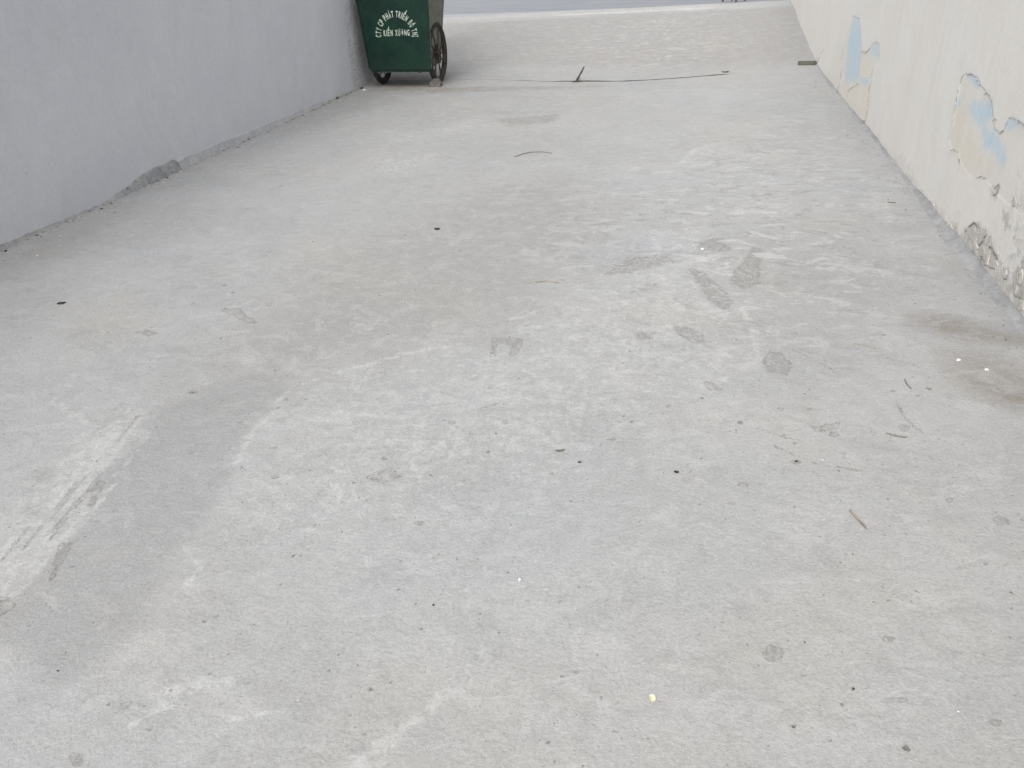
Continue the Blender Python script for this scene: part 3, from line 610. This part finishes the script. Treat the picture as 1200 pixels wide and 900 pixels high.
# ------------------------------------------------------------------ the refuse cart
def slab(bm, pts, depth_vec):
    """closed prism: polygon pts swept by depth_vec"""
    d = Vector(depth_vec); a = [bm.verts.new(p) for p in pts]; b = [bm.verts.new(Vector(p)+d) for p in pts]; n = len(a)
    bm.faces.new(a); bm.faces.new(b[::-1])
    for i in range(n): bm.faces.new((a[(i+1) % n], a[i], b[i], b[(i+1) % n]))
def box(bm, c, s, rot=None):
    m = Matrix.Translation(Vector(c)) @ (rot.to_4x4() if rot else Matrix.Identity(4)) @ Matrix.Diagonal((*s, 1))
    bmesh.ops.create_cube(bm, size=1, matrix=m)
def tube(bm, pts, r, n=8):
    P = [Vector(p) for p in pts]; prev = None
    for i, p in enumerate(P):
        d = (P[min(i+1, len(P)-1)]-P[max(i-1, 0)]).normalized(); ref = Vector((0, 0, 1)) if abs(d.z) < .9 else Vector((1, 0, 0))
        s = d.cross(ref).normalized(); t = d.cross(s); rr = r[i] if isinstance(r, (list, tuple)) else r
        ring = [bm.verts.new(p+(s*math.cos(2*math.pi*k/n)+t*math.sin(2*math.pi*k/n))*rr) for k in range(n)]
        if prev:
            for k in range(n): bm.faces.new((prev[k], prev[(k+1) % n], ring[(k+1) % n], ring[k]))
        else: bm.faces.new(ring[::-1])
        prev = ring
    bm.faces.new(prev)
CX, CY = -3.70, 10.30
cart = empty('refuse_cart', (CX, CY, 0)); tag(cart, 'dark green metal refuse hand cart with white stencilled arc lettering, parked against the grey wall', 'cart')
YF = -.38                           # front face, relative to the axle
def bmc(name, bm, mat, parent=cart, smooth=False): return bm_obj(name, bm, mat, parent, smooth)
# front panel outline (trapezoid with clipped lower corners), measured on the face
fc = lambda px, py: (WY(px, py, CY+YF)[0]-CX, WY(px, py, CY+YF)[1])
outline = [fc(434.5, 79), fc(438, 83), fc(506, 84), fc(507.5, 81), fc(503.5, 8), fc(503, 0)]
TL, TR = (-.485, 1.16), (.475, 1.16)
outl = [(-.385, .205), (-.415, .245), TL, TR, (.43, .215), (.415, .19)]
nseg = 26
bm = bmesh.new()      # gently dented sheet
grid = []
for i in range(nseg+1):
    row = []; vv = i/nseg; z = .195+(1.16-.195)*vv
    xl = np.interp(z, [.19, .245, 1.16], [-.375, -.415, -.485]); xr2 = np.interp(z, [.19, .215, 1.16], [.415, .43, .475])
    for j in range(nseg+1):
        uu = j/nseg; x = xl+(xr2-xl)*uu
        y = YF+.009*float(vnoise(np.array([x*3+5.]), np.array([z*3]), 1.2, 71)[0])*min(1, 6*uu, 6*(1-uu), 8*vv+.2)
        row.append(bm.verts.new((x, y, z)))
    grid.append(row)
for i in range(nseg):
    for j in range(nseg): bm.faces.new((grid[i][j], grid[i][j+1], grid[i+1][j+1], grid[i+1][j]))
ext = bmesh.ops.extrude_face_region(bm, geom=bm.faces[:])
for vtx in [g_ for g_ in ext['geom'] if isinstance(g_, bmesh.types.BMVert)]: vtx.co.y += .012
bmesh.ops.recalc_face_normals(bm, faces=bm.faces[:])
fp_ = bmc('front_panel', bm, M_green, smooth=True)
# hull behind it: side panels, back, floor, inside
YB = .30
def side(sx, xb, xt):
    bm = bmesh.new(); t = .012
    z0, z1 = .20, 1.15
    pts = [(xb, YF+.014, z0), (xb, YB, z0+.02), (xt, YB+.03, z1), (xt, YF+.014, z1)]
    slab(bm, pts if sx > 0 else pts[::-1], (-sx*t, 0, 0)); return bmc('side_panel', bm, M_side)
side(1, .345, .470); side(-1, -.345, -.470)
bm = bmesh.new(); slab(bm, [(-.345, YB, .21), (.345, YB, .21), (.457, YB+.03, 1.14), (-.457, YB+.03, 1.14)], (0, -.012, 0)); bmc('back_panel', bm, M_green)
bm = bmesh.new(); slab(bm, [(-.33, YF+.016, .225), (.33, YF+.016, .225), (.33, YB-.014, .225), (-.33, YB-.014, .225)], (0, 0, .012)); bmc('floor_plate', bm, M_rust)
# refuse heaped low inside is out of view; rim tubes round the mouth
bm = bmesh.new(); rim = [(-.487, YF-.004, 1.165), (.477, YF-.004, 1.165), (.474, YB+.04, 1.165), (-.474, YB+.04, 1.165), (-.487, YF-.004, 1.165)]
for a, b in zip(rim[:-1], rim[1:]): tube(bm, [a, b], .014)
bmc('rim_tube', bm, M_green)
# edge strips of the front face (worn pale)
for a, b in (((-.415, YF-.003, .245), (-.485, YF-.003, 1.15)), ((.43, YF-.003, .215), (.475, YF-.003, 1.15)), ((-.375, YF-.003, .197), (.415, YF-.003, .192)), ((-.415, YF-.003, .245), (-.375, YF-.003, .197))):
    bm = bmesh.new(); tube(bm, [Vector(a).lerp(Vector(b), k/12)+Vector((0, rnd.uniform(-.001, .001), 0)) for k in range(13)], .0045, 6); bmc('edge_bead', bm, M_frame)
# axle and frame
bm = bmesh.new(); tube(bm, [(-.40, 0, .37), (.44, 0, .37)], .016); bmc('axle', bm, M_rust)
for sx in (-.26, .26):
    bm = bmesh.new(); box(bm, (sx, -.03, .198), (.04, .66, .035)); bmc('chassis_rail', bm, M_rust)
# handle at the back
bm = bmesh.new(); tube(bm, [(-.38, YB+.03, .98), (-.38, YB+.25, 1.03), (-.36, YB+.32, 1.05), (.36, YB+.32, 1.05), (.38, YB+.25, 1.03), (.38, YB+.03, .98)], .015); bmc('push_handle', bm, M_rust, smooth=True)
# wheels: wheel (rim) > tyre, hub, spoke
def torus(R_, r_, nr=40, ns=10, sq=1.0):
    bm = bmesh.new(); vv = []
    for i in range(nr):
        a = 2*math.pi*i/nr; ring = []
        for j in range(ns):
            b = 2*math.pi*j/ns; rr = R_+r_*math.cos(b); ring.append(bm.verts.new((r_*sq*math.sin(b), rr*math.cos(a), rr*math.sin(a))))
        vv.append(ring)
    for i in range(nr):
        for j in range(ns): bm.faces.new((vv[i][j], vv[i][(j+1) % ns], vv[(i+1) % nr][(j+1) % ns], vv[(i+1) % nr][j]))
    bmesh.ops.recalc_face_normals(bm, faces=bm.faces[:])
    me = bpy.data.meshes.new('torus'); bm.to_mesh(me); bm.free()
    for p in me.polygons: p.use_smooth = True
    return me
RW = .37
m_rim = torus(RW-.062, .014, 40, 8, 1.5); m_tyre = torus(RW-.034, .034, 48, 10, 1.0)
bm = bmesh.new(); tube(bm, [(-.045, 0, 0), (-.03, 0, 0), (.03, 0, 0), (.045, 0, 0)], [.022, .045, .045, .022], 12); m_hub = bpy.data.meshes.new('hub'); bm.to_mesh(m_hub); bm.free()
bm = bmesh.new(); tube(bm, [(.0, 0, .03), (0, 0, RW-.06)], .007, 6); m_spoke = bpy.data.meshes.new('spoke'); bm.to_mesh(m_spoke); bm.free()
for me_ in (m_rim, m_hub, m_spoke): me_.materials.append(M_rust)
m_tyre.materials.append(M_tyre)
for sx in (.395, -.375):
    wh = bpy.data.objects.new('wheel', m_rim); COL.objects.link(wh); wh.parent = cart; wh.location = (sx, 0, RW)
    for nm, mm in (('tyre', m_tyre), ('hub', m_hub)):
        o = bpy.data.objects.new(nm, mm); COL.objects.link(o); o.parent = wh
    for k in range(14):
        o = bpy.data.objects.new('spoke', m_spoke); COL.objects.link(o); o.parent = wh; o.rotation_euler = (2*math.pi*k/14+.1, 0, 0); o.location = ((.012 if k % 2 else -.012), 0, 0)
# stencilled lettering: arc and line, one mesh on the front panel
_glyph = {}
def glyph(ch):
    if ch in _glyph: return _glyph[ch]
    cu = bpy.data.curves.new('t', 'FONT'); cu.body = ch; cu.size = 1; cu.extrude = .02; cu.resolution_u = 3; cu.offset = .03
    o = bpy.data.objects.new('t', cu); COL.objects.link(o); bpy.context.view_layer.update()
    me = bpy.data.meshes.new_from_object(o.evaluated_get(bpy.context.evaluated_depsgraph_get()))
    bpy.data.objects.remove(o); bpy.data.curves.remove(cu); _glyph[ch] = me; return me
def put_char(bm, ch, cx, cz, rot, wdt, hgt):
    if ch == ' ': return
    me = glyph(ch); co = [v.co for v in me.vertices]
    if not co: return
    x0, x1 = min(c.x for c in co), max(c.x for c in co); sc = hgt/.73; n0 = len(bm.verts)
    t = bmesh.new(); t.from_mesh(me)
    wx = wdt/max(x1-x0, .05) if (x1-x0) > .25 else sc*.6
    for v_ in t.verts:
        lx = (v_.co.x-(x0+x1)/2)*wx; lz = v_.co.y*sc
        v_.co = Vector((cx+lx*math.cos(rot)-lz*math.sin(rot), YF-.0065-v_.co.z*.06, cz+lx*math.sin(rot)+lz*math.cos(rot)))
    tm = bpy.data.meshes.new('tmp'); t.to_mesh(tm); t.free(); bm.from_mesh(tm); bpy.data.meshes.remove(tm)
bm = bmesh.new()
tcx, tcz = WY(465.3, 43.0, CY+YF); tcx -= CX
arc = 'CTY CP PHÁT TRIỂN ĐÔ THỊ'
aw = [.55 if ch in ' ' else (.5 if ch in 'IỊ' else 1) for ch in arc]; at_ = sum(aw); acc = 0
for i, ch in enumerate(arc):
    a = math.pi*(1.015-1.03*(acc+aw[i]/2)/at_); r_ = .208; acc += aw[i]; wch = .024*aw[i] if aw[i] < 1 else .027
    put_char(bm, ch, tcx+r_*math.cos(a), tcz+r_*math.sin(a)*1.05+.005, a-math.pi/2, wch, .072)
line = 'KIẾN XƯƠNG'; wds = [1, .45, 1, 1, .6, 1, 1.1, 1.1, 1, 1]; tot = sum(wds); x = -.175
for ch, wd_ in zip(line, wds):
    ww = .35*wd_/tot; put_char(bm, ch, tcx+x+ww/2, tcz+.012, 0, ww*.72, .068); x += ww
tag(bmc('lettering', bm, M_letter), kind='stuff')

# ------------------------------------------------------------------ loose things
def rock(name, loc, size, mat, label, cat, seed, rz=0, group=None, sub=2):
    r = random.Random(seed); bm = bmesh.new(); bmesh.ops.create_icosphere(bm, subdivisions=sub, radius=.5)
    for v_ in bm.verts:
        k = r.uniform(.8, 1.12); v_.co = Vector((v_.co.x*size[0]*k, v_.co.y*size[1]*k, max(-.3, min(.36, v_.co.z*k))*size[2]))
    o = bm_obj(name, bm, mat); o.location = (loc[0], loc[1], loc[2]+size[2]*.3); o.rotation_euler = (0, 0, rz); return tag(o, label, cat, group)
# broken brick wedge under the wheel
bm = bmesh.new(); slab(bm, [(-.085, -.05, 0), (.075, -.055, 0), (.070, -.045, .045), (.01, -.04, .10), (-.045, -.04, .085), (-.08, -.045, .03)], (.0, .11, 0))
bmesh.ops.subdivide_edges(bm, edges=bm.edges[:], cuts=2, use_grid_fill=True)
for v_ in bm.verts: v_.co += Vector((rnd.uniform(-.006, .006), rnd.uniform(-.006, .006), rnd.uniform(0, .006)))
bmesh.ops.triangulate(bm, faces=bm.faces[:]); bmesh.ops.recalc_face_normals(bm, faces=bm.faces[:])
p = G(510, 102); o = bm_obj('brick_fragment', bm, M_stone); o.location = (p[0], p[1]+.03, .0); tag(o, 'broken wedge of brown brick jammed against the right wheel of the cart', 'brick')

# stick standing in the joint, with a short side twig
b0 = R(675, 96); top_ = WY(684.5, 78, b0[1]+.12); base = Vector((b0[0], b0[1], b0[2]-.0)); tp = Vector((top_[0], b0[1]+.12, top_[1]))
bm = bmesh.new(); ppts = [base.lerp(tp, k/8)+Vector((rnd.uniform(-.004, .004), 0, 0)) for k in range(9)]; tube(bm, [p_-base for p_ in ppts], [.016, .015, .017, .013, .012, .013, .011, .011, .008], 7)
st = bm_obj('dead_stick', bm, M_bark); st.location = base; tag(st, 'short dark dead stick poking up out of the long floor joint below the ramp', 'stick')
bm = bmesh.new(); tube(bm, [(.012, 0, .03), (.04, -.005, .045), (.062, -.003, .035)], [.006, .005, .003], 6); tube(bm, [(-.05, -.02, .008), (.02, -.03, .007), (.09, -.02, .010)], [.006, .008, .004], 6); bm_obj('side_twig', bm, M_bark, st)

def ground_tube(name, pix, rad, mat, label, cat, lift=0.0, group=None, n=6):
    P = [R(*p) for p in pix]; c = Vector(P[0]); pts = []
    for a, b in zip(P[:-1], P[1:]):
        for k in range(4): pts.append(Vector(a).lerp(Vector(b), k/4))
    pts.append(Vector(P[-1])); N = len(pts)
    sm = [pts[0]]+[(pts[i-1]+pts[i]*2+pts[i+1])/4 for i in range(1, N-1)]+[pts[-1]]
    bm = bmesh.new(); tube(bm, [p_-c+Vector((0, 0, rad*.8+lift*math.sin(math.pi*i/(N-1)))) for i, p_ in enumerate(sm)], [rad*(.5+.6*math.sin(math.pi*min(.9, .15+i/(N-1)))) for i in range(N)], n)
    o = bm_obj(name, bm, mat, smooth=True); o.location = c; return tag(o, label, cat, group)
ground_tube('curved_twig', [(603,184),(612,181),(622,179),(636,178.5),(647,180)], .0032, M_brownleaf, 'long thin curved twig lying alone on the concrete below the ramp joint', 'twig', .004)
ground_tube('straw', [(628,331),(640,330),(655,331.5)], .0025, M_tan, 'thin brown straw lying flat mid floor, below the curved twig', 'straw')
ground_tube('straw', [(615,332),(622,332)], .0022, M_tan, 'very short bit of straw just left of the thin brown straw', 'straw')
ground_tube('bent_twig', [(1038,508),(1048,511),(1060,513.5),(1063,512)], .0022, M_brownleaf, 'thin bent twig on the floor right of centre, below the brown stain', 'twig', .002)
ground_tube('twig', [(1001,403),(1012,405),(1026,409)], .0022, M_tan, 'fine pale twig on the floor left of the brown water stain', 'twig')
ground_tube('twig', [(1060,445),(1063,451),(1068,456)], .0022, M_brownleaf, 'tiny curved twig on the floor just left of the lower brown stain', 'twig')
ground_tube('twig', [(1040,237),(1048,238),(1050,238)], .003, M_brownleaf, 'small dark twig close to the foot of the peeling wall', 'twig')
# flat scraps
def scrap(name, px, py, w_, h_, mat, label, cat, rz=0, seed=1, curl=.3, thick=.0012, n=11, group=None):
    r = random.Random(seed); P = R(px, py); bm = bmesh.new(); top_r = []; mid = []
    for i in range(n):
        a = 2*math.pi*i/n; k = r.uniform(.78, 1.1); x, y = w_/2*k*math.cos(a), h_/2*k*math.sin(a)
        z = curl*w_*.35*abs(math.cos(a))**2+.001
        top_r.append(bm.verts.new((x, y, z))); mid.append(bm.verts.new((x*.5, y*.5, z*.35)))
    c = bm.verts.new((0, 0, .0005))
    for i in range(n):
        j = (i+1) % n; bm.faces.new((top_r[i], top_r[j], mid[j], mid[i])); bm.faces.new((mid[i], mid[j], c))
    ext = bmesh.ops.extrude_face_region(bm, geom=bm.faces[:])
    for g_ in ext['geom']:
        if isinstance(g_, bmesh.types.BMVert): g_.co.z += thick
    bmesh.ops.recalc_face_normals(bm, faces=bm.faces[:])
    o = bm_obj(name, bm, mat); o.location = P; o.rotation_euler = (0, 0, rz); return tag(o, label, cat, group)
scrap('dead_leaf', 72, 355.5, .045, .040, M_dark, 'small black dead leaf lying alone on the left of the floor near the grey wall', 'leaf', .1, 1, .12)
scrap('dead_leaf', 656, 528.5, .034, .014, M_brownleaf, 'narrow grey brown dead leaf near the middle of the floor', 'leaf', .35, 2, .3)
scrap('dead_leaf', 679, 542, .016, .008, M_dark, 'tiny dark leaf fragment just below the narrow grey brown leaf', 'leaf', .1, 3, .3)
scrap('dead_leaf', 793, 553.5, .018, .014, M_dark, 'small round dark curled leaf right of the middle of the floor', 'leaf', -.2, 4, .35)
scrap('dead_leaf', 512, 268.5, .04, .035, M_dark, 'small dark scrap of leaf far up the left half of the floor', 'leaf', .0, 5, .3)
scrap('leaf_scrap', 850, 84.5, .10, .10, M_dark, 'black scrap lying at the right end of the long joint below the ramp', 'leaf', .1, 6, .25)
scrap('dark_chip', 933, 541, .012, .010, M_dark, 'little black curled chip on the floor at lower right of centre', 'chip', .4, 7, .3)
scrap('dark_chip', 943, 753, .006, .005, M_brownleaf, 'faint brown chip in the right foreground, left of the dark flat chip', 'chip', .4, 37, .2)
scrap('flat_chip', 1062, 878, .016, .016, M_grit, 'flat dark grey square chip at the lower right corner of the floor', 'chip', .5, 8, .05, .002, 7)
scrap('dark_chip', 1000, 807.5, .007, .005, M_dark, 'very small black chip in the right foreground', 'chip', -.5, 9, .3)
scrap('dark_chip', 930, 852.5, .009, .006, M_brownleaf, 'small brown chip in the right foreground, below the black chip', 'chip', .2, 10, .2)
scrap('dark_chip', 508, 709.5, .007, .007, M_dark, 'tiny black crumb left of the centre in the foreground', 'chip', .2, 11, .3)
scrap('dark_chip', 68, 786.5, .006, .004, M_dark, 'tiny dark crumb on the smooth dark patch at the lower left', 'chip', .2, 12, .3)
scrap('dark_chip', 226, 460.5, .014, .008, M_brownleaf, 'small brown chip beside the pale worn patch on the left', 'chip', .2, 13, .3)
# yellow-white petal
pt_ = scrap('flower_petal', 764.5, 818.5, .0185, .0215, M_petal, 'small crumpled white and yellow petal lying in the foreground', 'petal', .35, 14, .25, .0012, 9)
# white pellet
rock('white_pellet', R(609, 680), (.0085, .0085, .010), M_white, 'tiny round white pellet in the middle foreground', 'pellet', 15, sub=2)
for i, (px, py, s_, lab) in enumerate(((1123, 422.5, .018, 'small white pebble upper of two beside the brown stain at right'), (1156, 434, .018, 'small white pebble lower of two beside the brown stain at right'), (823, 292.5, .022, 'small white pebble far up the right half of the floor'), (1123, 834, .005, 'minute glassy white crumb at the lower right edge'), (964, 539, .007, 'tiny white crumb right of the black curled chip'))):
    rock('pebble', R(px, py), (s_, s_*.8, s_*.7), M_pale, lab, 'pebble', 90+i)
rock('pebble', R(1155, 331), (.014, .014, .010), M_dark, 'small black pebble at the foot of the crumbling right wall', 'pebble', 97)
rock('pebble', R(1146, 318), (.010, .010, .008), M_dark, 'smaller black pebble just above the black pebble near the right wall', 'pebble', 98)
# wooden sliver: two splinters
A_, B_ = Vector(R(995, 598)), Vector(R(1016, 621)); bm = bmesh.new()
dv = B_-A_; nv = Vector((-dv.y, dv.x, 0)).normalized()
slab(bm, [Vector((0, 0, .001)), nv*.004+Vector((0, 0, .001)), dv*.8+nv*.0035+Vector((0, 0, .001)), dv+Vector((0, 0, .001)), dv*.9-nv*.003+Vector((0, 0, .001)), dv*.1-nv*.003+Vector((0, 0, .001))], (0, 0, .0035))
bmesh.ops.recalc_face_normals(bm, faces=bm.faces[:]); o = bm_obj('wood_sliver', bm, M_tan); o.location = A_; tag(o, 'straight brown wooden sliver lying aslant in the right foreground', 'splinter')
# dark strip against the right wall
p0, p1 = Vector(R(935, 76)), Vector(R(957, 76)); bm = bmesh.new(); L_ = XR-.01-p0.x; box(bm, (L_/2, 0, .022), (L_, .07, .045)); bmesh.ops.bevel(bm, geom=bm.edges[:], offset=.005, segments=1, affect='EDGES')
o = bm_obj('timber_batten', bm, M_strip); o.location = (p0.x, p0.y, 0.0+float(height(0, p0.y))); tag(o, 'short dark timber batten lying at the foot of the right wall', 'timber')
# debris by the left wall near the cart
for i, (px, py, s_) in enumerate(((383, 119.5, .07), (395, 115.5, .05), (424, 104, .05), (427, 106, .045))):
    lab = ('dark rubble lump at the end of the mortar skirting by the grey wall', 'smaller dark rubble lump right of the first by the grey wall', 'small dark stone in the corner between cart and grey wall', 'pale mortar crumb in front of the cart by the grey wall')[i]
    rock('rubble', R(px, py), (s_, s_, s_*.6), M_dark if i < 3 else M_pale, lab, 'rubble', 110+i)
# stool with only its feet in view on the crest
def stool():
    a = R(847, 0.6); b = R(862.5, 2.2); e = empty('wooden_stool', (a[0], a[1], a[2]), math.atan2(b[1]-a[1], b[0]-a[0]))
    d = math.hypot(b[0]-a[0], b[1]-a[1]); tag(e, 'dark brown stool whose feet stand at the very top of the ramp', 'stool')
    for (x, y) in ((0, 0), (d, 0), (0, d), (d, d)):
        bm = bmesh.new(); tube(bm, [(x, y, -.02), (x+(d/2-x)*.15, y+(d/2-y)*.15, .40)], [.022, .026], 4); bm_obj('leg', bm, M_wood, e)
    bm = bmesh.new(); box(bm, (d/2, d/2, .415), (d+.04, d+.04, .03)); bmesh.ops.bevel(bm, geom=bm.edges[:], offset=.006, segments=1, affect='EDGES'); bm_obj('seat', bm, M_wood, e)
stool()
# scattered grit: thousands of crumbs nobody could count
def grit():
    V = []; Fc = []; mi = []
    base = np.array([(1, 0, 0), (0, 1, 0), (-1, 0, 0), (0, -1, 0), (0, 0, 1), (0, 0, -1)], float)
    fs = [(0, 1, 4), (1, 2, 4), (2, 3, 4), (3, 0, 4), (1, 0, 5), (2, 1, 5), (3, 2, 5), (0, 3, 5)]
    def one(x, y, s, m):
        k = rng.uniform(.55, 1.2, (6, 1)); a = rng.uniform(0, 6.28); c, s_ = math.cos(a), math.sin(a)
        p = base*k*np.array([s, s*rng.uniform(.5, 1), s*.5]); p = np.stack([p[:, 0]*c-p[:, 1]*s_, p[:, 0]*s_+p[:, 1]*c, p[:, 2]], 1)+np.array([x, y, float(height(x, y))+s*.25])
        n = len(V); V.extend(p.tolist()); Fc.extend([tuple(i+n for i in f_) for f_ in fs]); mi.extend([m]*8)
    for i in range(700):
        y = .6*(11./.6)**rng.random(); hw = min(5.8, 2.2+y*1.3)
        x = rng.uniform(max(XL+.05, -.8-y*.9), min(XR-.04, .9+y*.6))
        m = 0 if rng.random() < .82 else (1 if rng.random() < .75 else 2)
        one(x, y, (.0009+.0014*rng.random()**2)*(1+y*.22), m)
    for i in range(240):    # crumbs fallen from the right wall and along the left one
        y = rng.uniform(2.8, 11); one(XR-.03-abs(rng.normal(0, .09)), y, .002+.005*rng.random()**2, 1 if rng.random() < .4 else 0)
    for i in range(220):
        y = rng.uniform(3.5, 10.2); one(XL+.012+abs(rng.normal(0, .03)), y, .005+.012*rng.random()**2, 0 if rng.random() < .7 else 1)
    for i in range(420):
        y = rng.uniform(3.5, 10.2); one(XL+.03+abs(rng.normal(0, .16)), y, .003+.008*rng.random()**3, 2 if rng.random() < .6 else 0)
    me = bpy.data.meshes.new('grit'); me.from_pydata(V, [], Fc)
    for m in (M_grit, M_dark, M_pale): me.materials.append(m)
    me.polygons.foreach_set('material_index', np.array(mi, dtype=np.int32)); o = bpy.data.objects.new('scattered_grit', me); COL.objects.link(o)
    tag(o, 'fine dark and pale grit scattered over the concrete floor', 'grit', kind='stuff')
grit()
